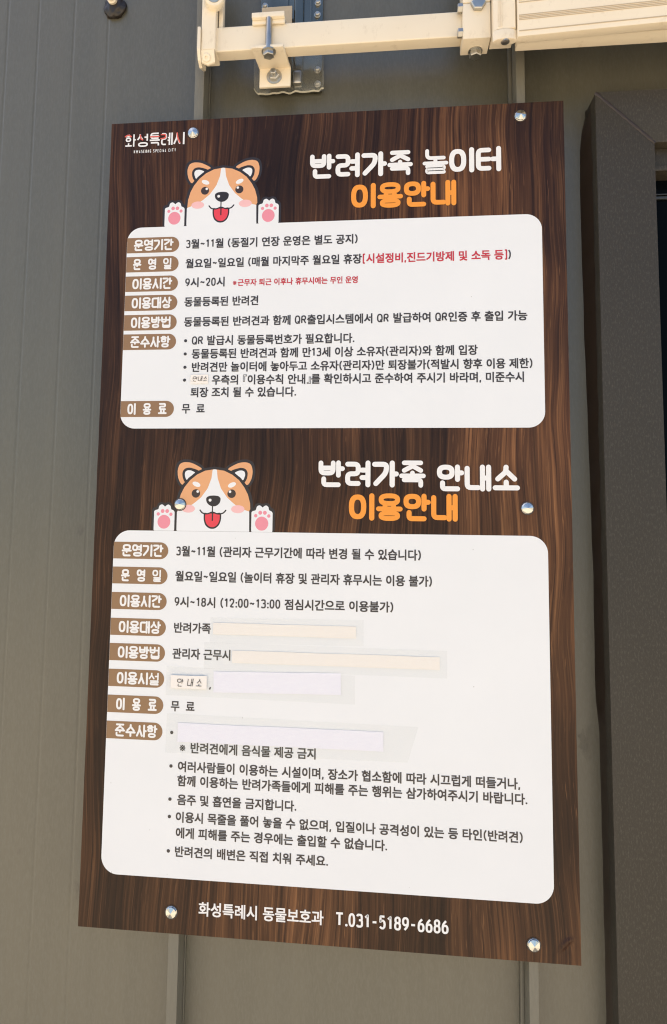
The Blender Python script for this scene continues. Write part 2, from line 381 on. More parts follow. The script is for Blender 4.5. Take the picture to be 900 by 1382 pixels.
def vvow(j, x0, z0, x1, z1, tk):          # upright vowels; tk: height of the tick
    o = []; L_ = lambda a, b, c, d: o.append(('p', [(a, b), (c, d)]))
    h = z1-z0; dt = .17 if z0 < .1 else .125
    if j == 'ㅣ': L_(x1-.04, z1, x1-.04, z0)
    elif j in 'ㅏㅑ':
        xs = x1-.17; L_(xs, z1, xs, z0)
        for t in ([tk] if j == 'ㅏ' else [tk+.11, tk-.11]): L_(xs, t, x1+.02, t)
    elif j in 'ㅓㅕ':
        L_(x1-.04, z1, x1-.04, z0)
        for t in ([tk] if j == 'ㅓ' else [tk+dt, tk-dt]): L_(x0-.06, t, x1-.04, t)
    elif j in 'ㅐㅒ': L_(x0+.02, z1, x0+.02, z0); L_(x1-.02, z1, x1-.02, z0); L_(x0+.02, tk, x1-.02, tk)
    elif j in 'ㅔㅖ':
        L_(x0+.08, z1, x0+.08, z0); L_(x1-.0, z1, x1-.0, z0)
        for t in ([tk] if j == 'ㅔ' else [tk+.11, tk-.11]): L_(x0-.1, t, x0+.08, t)
    return o
def hvow(j, x0, z0, x1, z1):
    o = []; cx = (x0+x1)/2; q = (x1-x0)*.2
    if j in 'ㅗㅛ':
        o.append(('p', [(x0, z0), (x1, z0)]))
        for c_ in ([cx] if j == 'ㅗ' else [cx-q, cx+q]): o.append(('p', [(c_, z0), (c_, z1)]))
    elif j in 'ㅜㅠ':
        o.append(('p', [(x0, z1), (x1, z1)]))
        for c_ in ([cx] if j == 'ㅜ' else [cx-q, cx+q]): o.append(('p', [(c_, z1), (c_, z0)]))
    else: o.append(('p', [(x0, (z0+z1)/2), (x1, (z0+z1)/2)]))
    return o
CMP = {'ㅘ': 'ㅗㅏ', 'ㅙ': 'ㅗㅐ', 'ㅚ': 'ㅗㅣ', 'ㅝ': 'ㅜㅓ', 'ㅞ': 'ㅜㅔ', 'ㅟ': 'ㅜㅣ', 'ㅢ': 'ㅡㅣ'}
def syllable(ch):
    k = ord(ch)-0xAC00; c, v, f = CHO[k//588], JUNG[k % 588//28], JONG[k % 28]
    o = []
    tall = c in 'ㅎㅊㄹㅌㅍ'
    if v in 'ㅏㅐㅑㅒㅓㅔㅕㅖㅣ':
        dv = v in 'ㅐㅒㅔㅖ'; cw = .50 if dv else .58
        vx = .68 if dv else .74
        if v in 'ㅓㅕ': cw = .5
        if v in 'ㅔㅖ': cw = .42
        if f:
            z0 = .53 if not tall else .50
            o += jamo(c, (0, z0, cw, .99), True); o += vvow(v, vx, .43, 1, 1, .73)
            o += jamo(f, (.14, 0, .97 if not v == 'ㅏ' else .83, .27 if f not in 'ㄹㅂㅎ' else .31))
        else:
            o += jamo(c, (0, .06, cw, .94), True); o += vvow(v, vx, 0, 1, 1, .5)
    elif v in CMP:
        hv, vv = CMP[v]; dv = vv in 'ㅐㅔ'; cw = .56
        if f:
            o += jamo(c, (.04, .68, cw-.02, 1))
            o += hvow(hv, 0, .42, .60, .56) if hv != 'ㅜ' else hvow(hv, 0, .38, .60, .53)
            o += vvow(vv, .78, .36, 1, 1, .74 if vv != 'ㅓ' else .42); o += jamo(f, (.14, 0, .96, .22 if f != 'ㄹ' else .26))
        else:
            o += jamo(c, (.04, .46, cw-.02, .95)); o += hvow(hv, 0, .08 if hv != 'ㅜ' else .02, .64, .30 if hv != 'ㅡ' else .2)
            o += vvow(vv, .76, 0, 1, 1, .55 if vv != 'ㅓ' else .14)
    else:
        if f:
            lo = {'ㅗ': .42, 'ㅛ': .42, 'ㅜ': .33, 'ㅠ': .33, 'ㅡ': .40}[v]; hi = {'ㅗ': .55, 'ㅛ': .55, 'ㅜ': .47, 'ㅠ': .47, 'ㅡ': .50}[v]
            c0 = .66 if v in 'ㅗㅛ' else .60
            o += jamo(c, (.12, c0, .88, 1)); o += hvow(v, 0, lo, 1, hi)
            o += jamo(f, (.12, 0, .88, .24 if f != 'ㄹ' else .27))
        else:
            lo, hi = {'ㅗ': (.06, .32), 'ㅛ': (.06, .32), 'ㅜ': (0, .33), 'ㅠ': (0, .33), 'ㅡ': (.1, .1)}[v]
            o += jamo(c, (.12, .46 if v in 'ㅗㅛ' else .5, .88, 1)); o += hvow(v, 0, lo, 1, hi)
    return o
LAT = {'1': [[(.05, .80), (.62, 1), (.62, 0)]], '2': [[(0, .72), (.05, 1), (.95, 1), (1, .6), (0, 0), (1, 0)]],
 '3': [[(0, .86), (.1, 1), (.95, 1), (.95, .54), (.35, .54)], [(.35, .54), (1, .54), (1, 0), (.08, 0), (0, .14)]],
 '5': [[(.95, 1), (.14, 1), (.08, .54), (.35, .64), (.68, .64), (.92, .53), (1, .33), (.92, .12), (.68, .0), (.32, .0), (0, .12)]], '6': ['a', [(0, .3), (.05, .7), (.7, 1)]],
 '8': ['a8', 'b8'], '9': ['b', [(1, .7), (.95, .3), (.3, 0)]], '0': ['O'], '7': [[(0, 1), (1, 1), (.35, 0)]], '4': [[(.8, 0), (.8, 1), (0, .3), (1, .3)]],
 'Q': ['O', [(.6, .28), (1, -.06)]], 'R': [[(0, 0), (0, 1), (.95, 1), (.95, .5), (0, .5)], [(.5, .5), (1, 0)]], 'T': [[(0, 1), (1, 1)], [(.5, 1), (.5, 0)]],
 'H': [[(0, 0), (0, 1)], [(1, 0), (1, 1)], [(0, .5), (1, .5)]], 'W': [[(0, 1), (.25, 0), (.5, 1), (.75, 0), (1, 1)]], 'A': [[(0, 0), (.5, 1), (1, 0)], [(.2, .3), (.8, .3)]],
 'S': [[(1, .9), (.9, 1), (0, 1), (0, .54), (1, .48), (1, 0), (.1, 0), (0, .1)]], 'E': [[(1, 1), (0, 1), (0, 0), (1, 0)], [(0, .5), (.85, .5)]],
 'O': ['O'], 'N': [[(0, 0), (0, 1), (1, 0), (1, 1)]], 'G': [[(1, .85), (.9, 1), (0, 1), (0, 0), (1, 0), (1, .5), (.5, .5)]],
 'P': [[(0, 0), (0, 1), (1, 1), (1, .45), (0, .45)]], 'C': [[(1, .85), (.9, 1), (0, 1), (0, 0), (.9, 0), (1, .15)]], 'I': [[(.5, 0), (.5, 1)]],
 'L': [[(0, 1), (0, 0), (1, 0)]], 'Y': [[(0, 1), (.5, .5), (1, 1)], [(.5, .5), (.5, 0)]],
 '(': [[(1, 1.1), (.2, .75), (.2, .2), (1, -.15)]], ')': [[(0, 1.1), (.8, .75), (.8, .2), (0, -.15)]],
 '[': [[(1, 1.1), (.2, 1.1), (.2, -.15), (1, -.15)]], ']': [[(0, 1.1), (.8, 1.1), (.8, -.15), (0, -.15)]],
 '~': [[(0, .42), (.25, .56), (.5, .48), (.75, .40), (1, .56)]], '-': [[(.05, .46), (.95, .46)]], '.': ['.'], ',': [[(.6, .10), (.1, -.24)]],
 ':': ['.', ':'], '•': ['•'], '※': [[(0, 0), (1, 1)], [(0, 1), (1, 0)], 'x1', 'x2', 'x3', 'x4'],
 '『': [[(1, 1.12), (.2, 1.12), (.2, .45)], [(1, .92), (.55, .92), (.55, .45)]], '』': [[(0, -.12), (.8, -.12), (.8, .5)], [(0, .08), (.45, .08), (.45, .5)]]}
LW = {'(': .42, ')': .42, '[': .42, ']': .42, '.': .26, ',': .28, ':': .28, '~': .62, '-': .56, 'I': .3, '•': .9, ' ': .34, 'Q': .68, 'R': .64, 'T': .74,
      '※': .95, '『': .52, '』': .52, '1': .54, 'W': .85, '\u2003': .66}
GL = {}
HANGUL = '가간거게격견경고공과관근금급기께끄나내놀놓는능니다도독동된될두드들등따떠라람랍러럽려례로록료를리마막만매며목무물미및바반발방배번변별보불비빼사삼상서설성세소수스습시식심아안어없에여연영와요용우운워월위유으은을음의이인일입있자장적절점접정제조족주준줄증지직진질출측치칙타터템퇴특풀피필하한할함합해행향협호화확후휴흡『』※'
def load_glyphs():                        # printed Hangul from the built-in text font, as flat outline meshes
    rows = [HANGUL[k:k+24] for k in range(0, len(HANGUL)-3, 24)]
    rows = [r.strip('『』※') for r in rows]; obs = []
    for body in ['빼', '빼빼', '『', '』', '※']+rows:
        cu = bpy.data.curves.new('glyph', 'FONT'); cu.body = body; cu.resolution_u = 3
        ob = bpy.data.objects.new('glyph', cu); COL.objects.link(ob); obs.append((body, ob, cu))
    dg = bpy.context.evaluated_depsgraph_get(); GL['A'] = 1
    for body, ob, cu in obs:
        me = bpy.data.meshes.new_from_object(ob.evaluated_get(dg))
        P_ = [(v.co.x, v.co.y) for v in me.vertices]
        if body == '빼': GL[body] = (P_, [tuple(f.vertices) for f in me.polygons]); w1 = max(p[0] for p in P_)
        elif body == '빼빼': GL['A'] = max(p[0] for p in P_)-w1
        elif body in '『』※': GL[body] = (P_, [tuple(f.vertices) for f in me.polygons])
        else:
            A = GL['A']; cells = [({}, [], []) for _ in body]
            for f in me.polygons:
                cx = sum(P_[v][0] for v in f.vertices)/len(f.vertices); k = min(max(int(cx/A), 0), len(body)-1)
                idx, V, F = cells[k]
                for v in f.vertices:
                    if v not in idx: idx[v] = len(V); V.append((P_[v][0]-k*A, P_[v][1]))
                F.append(tuple(idx[v] for v in f.vertices))
            for k, ch in enumerate(body): GL[ch] = (cells[k][1], cells[k][2])
        bpy.data.meshes.remove(me)
    for body, ob, cu in obs: bpy.data.objects.remove(ob); bpy.data.curves.remove(cu)
def glyph(ch):
    if not GL: load_glyphs()
    return GL[ch]
MET = []
def glyph_metrics():
    if not MET:
        P_ = sum([glyph(c)[0] for c in ('를', '월', '빼')], []); MET.extend((min(p[1] for p in P_), max(p[1] for p in P_), GL['A']))
    return MET
def typeset(b, text, x0, x1, zc, h, bold, y):
    ylo, yhi, A = glyph_metrics(); fill = .93
    tot = sum(advance(c) for c in text)-(1-fill); sx = (x1-x0)/tot; x = x0; h = h*1.03; kz = h/(yhi-ylo)
    for ch in text:
        a = advance(ch)*sx
        if '가' <= ch <= '힣' or ch in '『』※':
            V, F = glyph(ch); kx = sx/A
            if ch in '『』※':
                m0 = (min(p[0] for p in V)+max(p[0] for p in V))/2; V = [(u-m0+a/kx/2+.03*A, v) for u, v in V]
            bold_ = bold*(.35 if ch in '※『』' else 1)
            for n_, (dx, dz) in enumerate(((-bold_, -bold_), (bold_, -bold_), (-bold_, bold_), (bold_, bold_))):
                b.add([(x+u*kx-.03*sx+dx, y-n_*.012, zc-h/2+(v-ylo)*kz+dz) for u, v in V], [f[::-1] for f in F])
        x += a
def advance(ch): return 1.0 if '가' <= ch <= '힣' else LW.get(ch, .58)
def lay(b, text, x0, x1, zc, h, wt, y, fill=.90, rr=.10, cap=False, skew=0, jit=0, dz=.012, font=None):
    if font: typeset(b, text, x0, x1, zc, h, font, y)
    tot = sum(advance(c) for c in text)-(1-fill); s = (x1-x0)/tot; x = x0; n = 0
    for ch in text:
        a = advance(ch)*s
        if ch in ' \u2003': x += a; continue
        han = '가' <= ch <= '힣'
        if (han or ch in '『』※') and font: x += a; continue
        gw = (s*fill if han else max(a-s*(1-fill)*1.25, a*.35) if ch not in '()[]-.,:' else a*.84); gh = h if han else h*.92
        z0 = zc-h/2 + (0 if han else h*.05)
        if ch == '※': gw = s*.8; gh = h*.8
        w_ = wt*(1 if han else 1.08)
        S = syllable(ch) if han else LAT[ch]
        if han: w_ = wt*(1-.032*max(0, len(S)-3))*(.80 if (ord(ch)-0xAC00) % 28 == 8 else 1)
        jx, jz = random.uniform(-jit, jit), random.uniform(-jit, jit)
        def T(u, v):
            X = x+w_/2+u*(gw-w_)+jx; Z = z0+w_/2+v*(gh-w_)+jz; return (X+skew*(Z-z0), Z)
        for st in S:
            n += 1; yy = y-(n % 14)*dz
            if isinstance(st, tuple) and st[0] == 'p':
                P = [T(u, v) for u, v in st[1]]; stroke(b, rnd(P, rr*h, False), w_, yy, cap=cap)
            elif isinstance(st, tuple) and st[0] == 'o':
                (ax_, az_), (bx_, bz_) = T(st[1], st[2]), T(st[3], st[4]); q_ = w_/2
                if skew: ax_ -= .5
                mx_, mz_ = (ax_+bx_)/2, (az_+bz_)/2; ix, iz = max((bx_-ax_)/2-q_, .12), max((bz_-az_)/2-q_, .12)
                O_ = ell(ax_-q_, az_-q_, bx_+q_, bz_+q_, 28); I2 = ell(mx_-ix, mz_-iz, mx_+ix, mz_+iz, 28)
                b.add([(p[0], yy, p[1]) for p in O_+I2], [(k, 28+k, 28+(k+1) % 28, (k+1) % 28) for k in range(28)])
            elif isinstance(st, tuple):
                q = st[1:]; P = [T(q[0], q[1]), T(q[2], q[1]), T(q[2], q[3]), T(q[0], q[3])]
                stroke(b, rnd(P, rr*h*.6, True), w_, yy, True)
            elif isinstance(st, list):
                P = [T(u, v) for u, v in st]; stroke(b, rnd(P, .22*h if len(P) > 2 and ch not in 'HWAENLTY※[]『』15' else .02*h, False), w_, yy, cap=cap)
            else:
                E_ = {'O': (0, 0, 1, 1), 'a': (0, 0, 1, .60), 'b': (0, .40, 1, 1), 'a8': (0, 0, 1, .54), 'b8': (.06, .54, .94, 1)}.get(st)
                if E_: stroke(b, [T(u, v) for u, v in ell(*E_)], w_, yy, True)
                else:
                    cu, cv, rd = {'.': (.5, .03, .62), ':': (.5, .55, .62), '•': (.5, .5, 1.5), 'x1': (.5, .92, .62), 'x2': (.5, .08, .62), 'x3': (.06, .5, .62), 'x4': (.94, .5, .62)}[st]
                    c0 = T(cu, cv); rr_ = rd*w_
                    b.add([(c0[0]+rr_*math.cos(k*math.pi/7), yy, c0[1]+rr_*math.sin(k*math.pi/7)) for k in range(14)], [tuple(range(14))])
        x += a
    return b

# ---------------------------------------------------------------- the notice board
sign = thing('notice_board', 'tall wood-patterned notice board with two white text panels screwed on the grey wall', 'notice board', (0, 4, -524))
nx, nz = 96, 168; V = []; F = []
def dent(x, z):
    def g(cx, cz, la, lb, th):
        a = (x-cx)*math.cos(th)+(z-cz)*math.sin(th); c = -(x-cx)*math.sin(th)+(z-cz)*math.cos(th); return math.exp(-(a/la)**2-(c/lb)**2)
    return -(2.2*g(281, -503, 8, 3.4, R(50))+1.2*g(288, -497, 6, 3, R(20))-.28*g(287, -508, 7, 2.6, R(38)))
xs = [-300+600*i/nx for i in range(nx)]+[300]
xs = sorted(set([round(v, 3) for v in xs]+[262+1.25*i for i in range(30)])); zs = sorted(set([round(-524+1048*i/nz, 3) for i in range(nz+1)]+[-522+1.25*i for i in range(32)]))
for z in zs:
    for x in xs:
        ex = 0
        if x <= -299.9: ex = .35*noise.noise(Vector((z*.03, 1, 0)))
        if x >= 299.9: ex = -.6*abs(noise.noise(Vector((z*.025, 7, 0))))
        V.append((x+ex, dent(x, z) if x > 255 and z < -470 else 0, z))
n = len(xs)
for j in range(len(zs)-1):
    for i in range(n-1): F.append((j*n+i, j*n+i+1, (j+1)*n+i+1, (j+1)*n+i))
make('board_face', V, F, M_wood, sign, True)
b = MB(); b.box(-300, 300, .35, 5, -524.2, 524.2, .15, 1); b.go('board_core', M_edge, sign)
def rrect(x0, x1, z0, z1, r, y, left=True, right=True):
    P = []
    for cx, cz, a0, on in ((x1-r, z1-r, 0, right), (x0+r, z1-r, 90, left), (x0+r, z0+r, 180, left), (x1-r, z0+r, 270, right)):
        if on: P += [(cx+r*math.cos(R(a0+k*9)), y, cz+r*math.sin(R(a0+k*9))) for k in range(11)]
        else: P.append((x0 if cx < (x0+x1)/2 else x1, y, z1 if cz > (z0+z1)/2 else z0))
    return P
def sheet(name, P, mt, parent): return make(name, P, [tuple(range(len(P)))[::-1]], mt, parent)
YP = -.25
up = sheet('white_panel', rrect(-271.5, 270.5, 99.6, 374, 20, YP), M_white, sign); up['label'] = 'upper white text panel'
lo = sheet('white_panel', rrect(-273.5, 271, -459.5, -33.8, 21, YP), M_white, sign); lo['label'] = 'lower larger white text panel'
def tline(parent, segs, zc, h=12.2, name='text_line', wt=1.78, bullet=None):
    first = None
    for text, x0, x1, mt in segs:
        b = MB()
        if bullet is not None and first is None:
            b.add([(bullet+2.1*math.cos(k*math.pi/8), YP-.3, zc+2.1*math.sin(k*math.pi/8)) for k in range(16)], [tuple(range(16))])
        lay(b, text, x0, x1, zc, h, 1.62*h/12.2, YP-.2, fill=.93, font=.35*h/12.2)
        o = b.go(name, mt, parent)
        if first is None: first = o
    return first
I_, R_ = M_ink, M_red
tline(up, [('3월~11월 (동절기 연장 운영은 별도 공지)', -189.9, 38.8, I_)], 348.7)
tline(up, [('월요일~일요일 (매월 마지막주 월요일 휴장', -189.6, 43.6, I_), ('[시설정비,진드기방제 및 소독 등]', 44.6, 227.8, R_), (')', 228.4, 232.2, I_)], 321.7)
tline(up, [('9시~20시', -189.4, -135.2, I_)], 295.7)
tline(up, [('※근무자 퇴근 이후나 휴무시에는 무인 운영', -126.6, 39.4, R_)], 293.9, 8.8)
tline(up, [('동물등록된 반려견', -189.6, -90.1, I_)], 269.2)
tline(up, [('동물등록된 반려견과 함께 QR출입시스템에서 QR 발급하여 QR인증 후 출입 가능', -189.3, 250.8, I_)], 242)
tline(up, [('QR 발급시 동물등록번호가 필요합니다.', -178, 35.2, I_)], 216.5, bullet=-186.4)
tline(up, [('동물등록된 반려견과 함께 만13세 이상 소유자(관리자)와 함께 입장', -177.6, 189.4, I_)], 198.7, bullet=-186.4)
tline(up, [('반려견만 놀이터에 놓아두고 소유자(관리자)만 퇴장불가(적발시 향후 이용 제한)', -177.4, 256.6, I_)], 180.8, bullet=-186.2)
tline(up, [('우측의 『이용수칙 안내』를 확인하시고 준수하여 주시기 바라며, 미준수시', -149.7, 246.6, I_)], 163.6, bullet=-186.3)
tline(up, [('퇴장 조치 될 수 있습니다.', -177.6, -39.0, I_)], 147.2)
tline(up, [('무\u2003료', -188.6, -158.4, I_)], 125.8)
tline(lo, [('3월~11월 (관리자 근무기간에 따라 변경 될 수 있습니다)', -190.2, 119.6, I_)], -59.5, 12.5)
tline(lo, [('월요일~일요일 (놀이터 휴장 및 관리자 휴무시는 이용 불가)', -190.2, 132.9, I_)], -91.3, 12.5)
tline(lo, [('9시~18시 (12:00~13:00 점심시간으로 이용불가)', -190.3, 86.0, I_)], -123.7, 12.4)
tline(lo, [('반려가족', -190.4, -142.6, I_)], -156.1, 12.3)
tline(lo, [('관리자 근무시', -190.8, -115.6, I_)], -188.4, 12.3)
tline(lo, [(',', -143.0, -139.4, I_)], -224.6, 12)
tline(lo, [('무\u2003료', -190.8, -160.6, I_)], -253.1, 12.2)
tline(lo, [('※ 반려견에게 음식물 제공 금지', -180.1, -6.9, I_)], -303.2, 12.3)
tline(lo, [('여러사람들이 이용하는 시설이며, 장소가 협소함에 따라 시끄럽게 떠들거나,', -179.6, 234.6, I_)], -326.2, 12.2, bullet=-188.3)
tline(lo, [('함께 이용하는 반려가족들에게 피해를 주는 행위는 삼가하여주시기 바랍니다.', -179.7, 242.4, I_)], -343.4, 12.2)
tline(lo, [('음주 및 흡연을 금지합니다.', -179, -30.6, I_)], -366.0, 12.0, bullet=-188.3)
tline(lo, [('이용시 목줄을 풀어 놓을 수 없으며, 입질이나 공격성이 있는 등 타인(반려견)', -180.6, 237.0, I_)], -386.8, 12.0, bullet=-188.3)
tline(lo, [('에게 피해를 주는 경우에는 출입할 수 없습니다.', -179.7, 79.0, I_)], -405.5, 12.0)
tline(lo, [('반려견의 배변은 직접 치워 주세요.', -180.4, 8.6, I_)], -427.6, 11.9, bullet=-188.3)
b = MB(); b.add([(-188.6+2.1*math.cos(k*math.pi/8), YP-.3, -285.6+2.1*math.sin(k*math.pi/8)) for k in range(16)], [tuple(range(16))]); b.go('bullet_point', M_ink, lo)
def tag(text, zc, xr, hh, sp, xl=-271.3):
    p = sheet('heading_tag', rrect(xl, xr, zc-hh/2, zc+hh/2, hh/2-.01, YP-.15, left=False), M_brown, sign)
    b = MB()
    if sp: lay(b, text, -262, -208.8, zc, 15.6, 2.55, YP-.35, fill=.93, cap=True, rr=.12)
    else: lay(b, text, -262.4+(.6 if hh < 21.5 else 0), -207.2, zc, 15.8, 2.6, YP-.35, fill=.97, cap=True, rr=.12)
    b.go('heading_text', M_wht2, p)
for k, (t, z) in enumerate((('운영기간', 349), ('운\u2003영\u2003일', 322.4), ('이용시간', 295.4), ('이용대상', 269), ('이용방법', 242.2), ('준수사항', 215.8), ('이\u2003용\u2003료', 125.6))):
    tag(t, z, -199.3, 21.3, '\u2003' in t)
for k, (t, z) in enumerate((('운영기간', -59.5), ('운\u2003영\u2003일', -91.5), ('이용시간', -124), ('이용대상', -156.8), ('이용방법', -188.6), ('이용시설', -220.9), ('이\u2003용\u2003료', -253.2), ('준수사항', -285.4))):
    tag(t, z, -200.6, 21.6, '\u2003' in t, -273.3)
def title(text, x0, x1, zc, h, mt, wt=6.4):
    b = MB(); lay(b, text, x0, x1, zc, h, wt, -.3, fill=.97, rr=.14, cap=True); return b.go('title', mt, sign)
title('반려가족 놀이터', -25.2, 222.3, 449.6, 34.2, M_wht2)
title('이용안내', 29.4, 165, 406.5, 34.6, M_orange, 6.5)
title('반려가족', -8.7, 125.2, 41.2, 34, M_wht2)
title('안내소', 138.9, 239, 36.7, 33.4, M_wht2)
title('이용안내', 30.0, 164.6, -.4, 34.4, M_orange, 6.5)
b = MB(); lay(b, '화성특례시 동물보호과', -148.1, 3.7, -492.8, 15.4, 2.0, -.3, fill=.93, font=.36); b.go('footer_text', M_wht2, sign)
b = MB(); lay(b, 'T.031-5189-6686', 17.8, 151, -492.8, 17.0, 2.3, -.3, fill=.94); b.go('footer_text', M_wht2, sign)
b = MB(); lay(b, '화성특례시', -280.4, -196, 498.3, 19.6, 2.25, -.3, fill=.95, rr=.16); lg = b.go('logo', M_wht2, sign)
b = MB()
X = lambda k, u: -280.4+17.05*k+u*16.2
for P in ([(X(0, .05), 504.2), (X(0, .30), 506.6), (X(0, .56), 504.0)], [(X(1, .30), 505.5), (X(1, .36), 500), (X(1, .5), 498.5)],
          [(X(2, .14), 502.3), (X(2, .86), 502.3)], [(X(3, .02), 504.8), (X(3, .38), 504.8), (X(3, .38), 499.5), (X(3, .0), 498.9)], [(X(4, .32), 506), (X(4, .38), 499), (X(4, .56), 492.5)]):
    stroke(b, rnd(P, 2, False), 1.9, -.62, cap=True)
b.go('logo_accent', M_logored, lg)
b = MB(); lay(b, 'HWASEONG SPECIAL CITY', -267, -208, 482, 5.0, .62, -.3, fill=.8); b.go('subtitle', M_wht2, lg)
# dog pictures
def dog(cx, zb, k):
    T = lambda u, v: (cx+(u-448)*k, zb+(520-v)*k)
    d = sheet('dog_picture', [(cx+x*k, -.12, zb+z*k) for x, z in ()] or
              [(T(u, v)[0], -.12, T(u, v)[1]) for u, v in ((212, 519), (209, 400), (212, 345), (226, 290), (248, 245), (285, 200), (330, 163), (385, 138), (448, 129), (512, 138), (568, 163), (612, 198), (650, 245), (674, 290), (688, 345), (691, 400), (688, 519))][::-1], M_line, sign)
    d['label'] = 'cartoon tan and white dog peeking over the panel with raised paws'
    def poly(name, pts, mt, lv, par=d):
        return sheet(name, [(T(u, v)[0], -.12-.1*lv, T(u, v)[1]) for u, v in pts], mt, par)
    def circ(name, u, v, ru, rv, mt, lv, rot=0, n=24):
        c_, s_ = math.cos(R(rot)), math.sin(R(rot))
        return poly(name, [(u+ru*math.cos(2*math.pi*i/n)*c_-rv*math.sin(2*math.pi*i/n)*s_, v+ru*math.cos(2*math.pi*i/n)*s_+rv*math.sin(2*math.pi*i/n)*c_) for i in range(n)][::-1], mt, lv)
    def line(name, pts, wd, mt, lv, r=0):
        b = MB(); stroke(b, rnd([T(u, v) for u, v in pts], r*k, False), wd*k, -.12-.1*lv, cap=True); return b.go(name, mt, d)
    sm = lambda P, r=14: [(u, v) for u, v in rnd(P, r, True)]
    mir = lambda P: [(900-u, v) for u, v in P][::-1]
    ear = [(240, 262), (208, 210), (200, 150), (214, 100), (250, 84), (300, 86), (345, 105), (395, 140)]
    earf = [(248, 248), (222, 200), (217, 150), (230, 112), (258, 101), (300, 104), (335, 120), (378, 145)]
    earl = [(275, 240), (250, 200), (248, 162), (262, 141), (290, 134), (335, 146), (360, 160)]
    earw = [(275, 215), (263, 180), (266, 160), (280, 152), (300, 152), (332, 166)]
    for f in (lambda P: P, mir):
        poly('ear', f(sm(ear, 26)), M_line, -.4); poly('ear', f(sm(earf, 22)), M_fur, -.2)
        poly('inner_ear', f(sm(earl, 18)), M_line, -.05); poly('inner_ear', f(sm(earw, 12)), M_white, .1)
    # head dome drawn over the ears
    dome = [(213, 400), (214, 345), (228, 290), (250, 246), (286, 200), (330, 164), (385, 139), (448, 129), (512, 139), (568, 164), (612, 199), (648, 246), (672, 290), (686, 345), (688, 400)]
    poly('head', dome, M_line, .25)
    inn = [(225, 402), (228, 350), (243, 298), (264, 256), (298, 212), (340, 178), (390, 154), (448, 145), (508, 154), (558, 178), (600, 211), (634, 256), (656, 298), (670, 350), (673, 402)]
    poly('face', inn, M_fur, .4)
    bl = [(436, 146), (430, 200), (408, 262), (368, 318), (322, 356), (280, 382), (222, 402), (222, 521), (670, 521), (674, 402), (616, 384), (574, 356), (530, 318), (490, 262), (468, 200), (462, 146)]
    poly('muzzle', rnd(bl, 8, True), M_white, .6)
    circ('eyebrow', 338, 237, 26, 14, M_wht2, .8, 22); circ('eyebrow', 557, 240, 26, 14, M_wht2, .8, -24)
    for u, hu in ((336, 347), (556, 546)):
        circ('eye', u, 293, 26, 26, M_fur if 0 else M_eye, .8); circ('eye_glint', hu, 281, 8, 8, M_wht2, 1.1)
    circ('cheek', 292, 386, 41, 24, M_blush, .85); circ('cheek', 596, 386, 41, 24, M_blush, .85)
    poly('tongue', rnd([(388, 408), (388, 450), (398, 485), (425, 506), (458, 506), (484, 485), (496, 450), (496, 408)], 14, True), M_line, .9)
    poly('tongue', rnd([(397, 414), (397, 450), (406, 478), (428, 496), (456, 496), (477, 478), (487, 450), (487, 414)], 14, True), M_tongue, 1.05)
    line('tongue_line', [(442, 414), (442, 455)], 8, M_line, 1.2)
    poly('muzzle', rnd([(372, 396), (400, 404), (441, 396), (484, 404), (515, 396), (484, 408), (460, 412), (441, 408), (420, 413), (398, 410)], 4, True), M_white, 1.3)
    line('mouth', [(365, 394), (378, 412), (412, 418), (441, 402), (472, 418), (508, 412), (523, 394)], 8, M_line, 1.5, 22)
    line('mouth', [(441, 366), (441, 404)], 7, M_line, 1.45)
    poly('nose', rnd([(400, 318), (418, 307), (447, 304), (478, 308), (491, 322), (486, 350), (465, 368), (443, 372), (420, 364), (402, 345)], 12, True), M_line, 1.7)
    circ('nose_glint', 425, 333, 9, 9, M_wht2, 1.9)
    for o in (0, 600):
        x_ = o; a = 1 if o == 0 else 1
        pw = [(68, 519), (66, 392), (78, 380), (96, 376), (102, 355), (124, 346), (146, 354), (168, 346), (190, 354), (196, 374), (214, 382), (222, 400), (222, 519)]
        pf = [(80, 521), (80, 402), (88, 396), (106, 392), (112, 368), (128, 360), (140, 368), (147, 376), (156, 366), (168, 361), (182, 370), (186, 392), (200, 396), (208, 406), (208, 521)]
        poly('paw', [(u+x_, v) for u, v in sm(pw, 9)], M_line, .95); poly('paw', [(u+x_, v) for u, v in sm(pf, 7)], M_white, 1.1)
        dv = 0 if o == 0 else 4
        circ('paw_pad', 143+x_, 467+dv, 40, 42, M_pink, 1.25)
        for u, v, r in ((106, 420, 10), (133, 402, 11.5), (161, 402, 11.5), (185, 421, 10)): circ('paw_pad', u+x_, v+dv, r, r*1.05, M_pink, 1.25)
    return d
d1 = dog(-142.4, 374.2, .2125); d2 = dog(-142.9, -33.4, .2125)
d1['label'] = 'cartoon dog above the upper panel'; d2['label'] = 'cartoon dog above the lower panel, a screw through its cheek'
# faceted screws
for k, (x, z) in enumerate(((-184.8, 504.8), (246, 506.2), (-187.1, 0.4), (247.6, -.2), (-182.2, -499), (247.4, -505))):
    b = MB(); b.lathe((x, -.2, z), (0, -1, 0), [(7.2, 0), (7.2, .5), (6.7, .9), (6.7, 2.4), (6.3, 2.8), (0.4, 4.8)], 12, k*.3)
    s = b.go('screw', M_chrome, sign)
    b = MB(); b.lathe((x, -.1, z), (0, -1, 0), [(8.4, 0), (8.2, .6)], 24); b.go('screw_shade_ring', M_edge, s)  # dark ring added to draw the shadow around the screw head

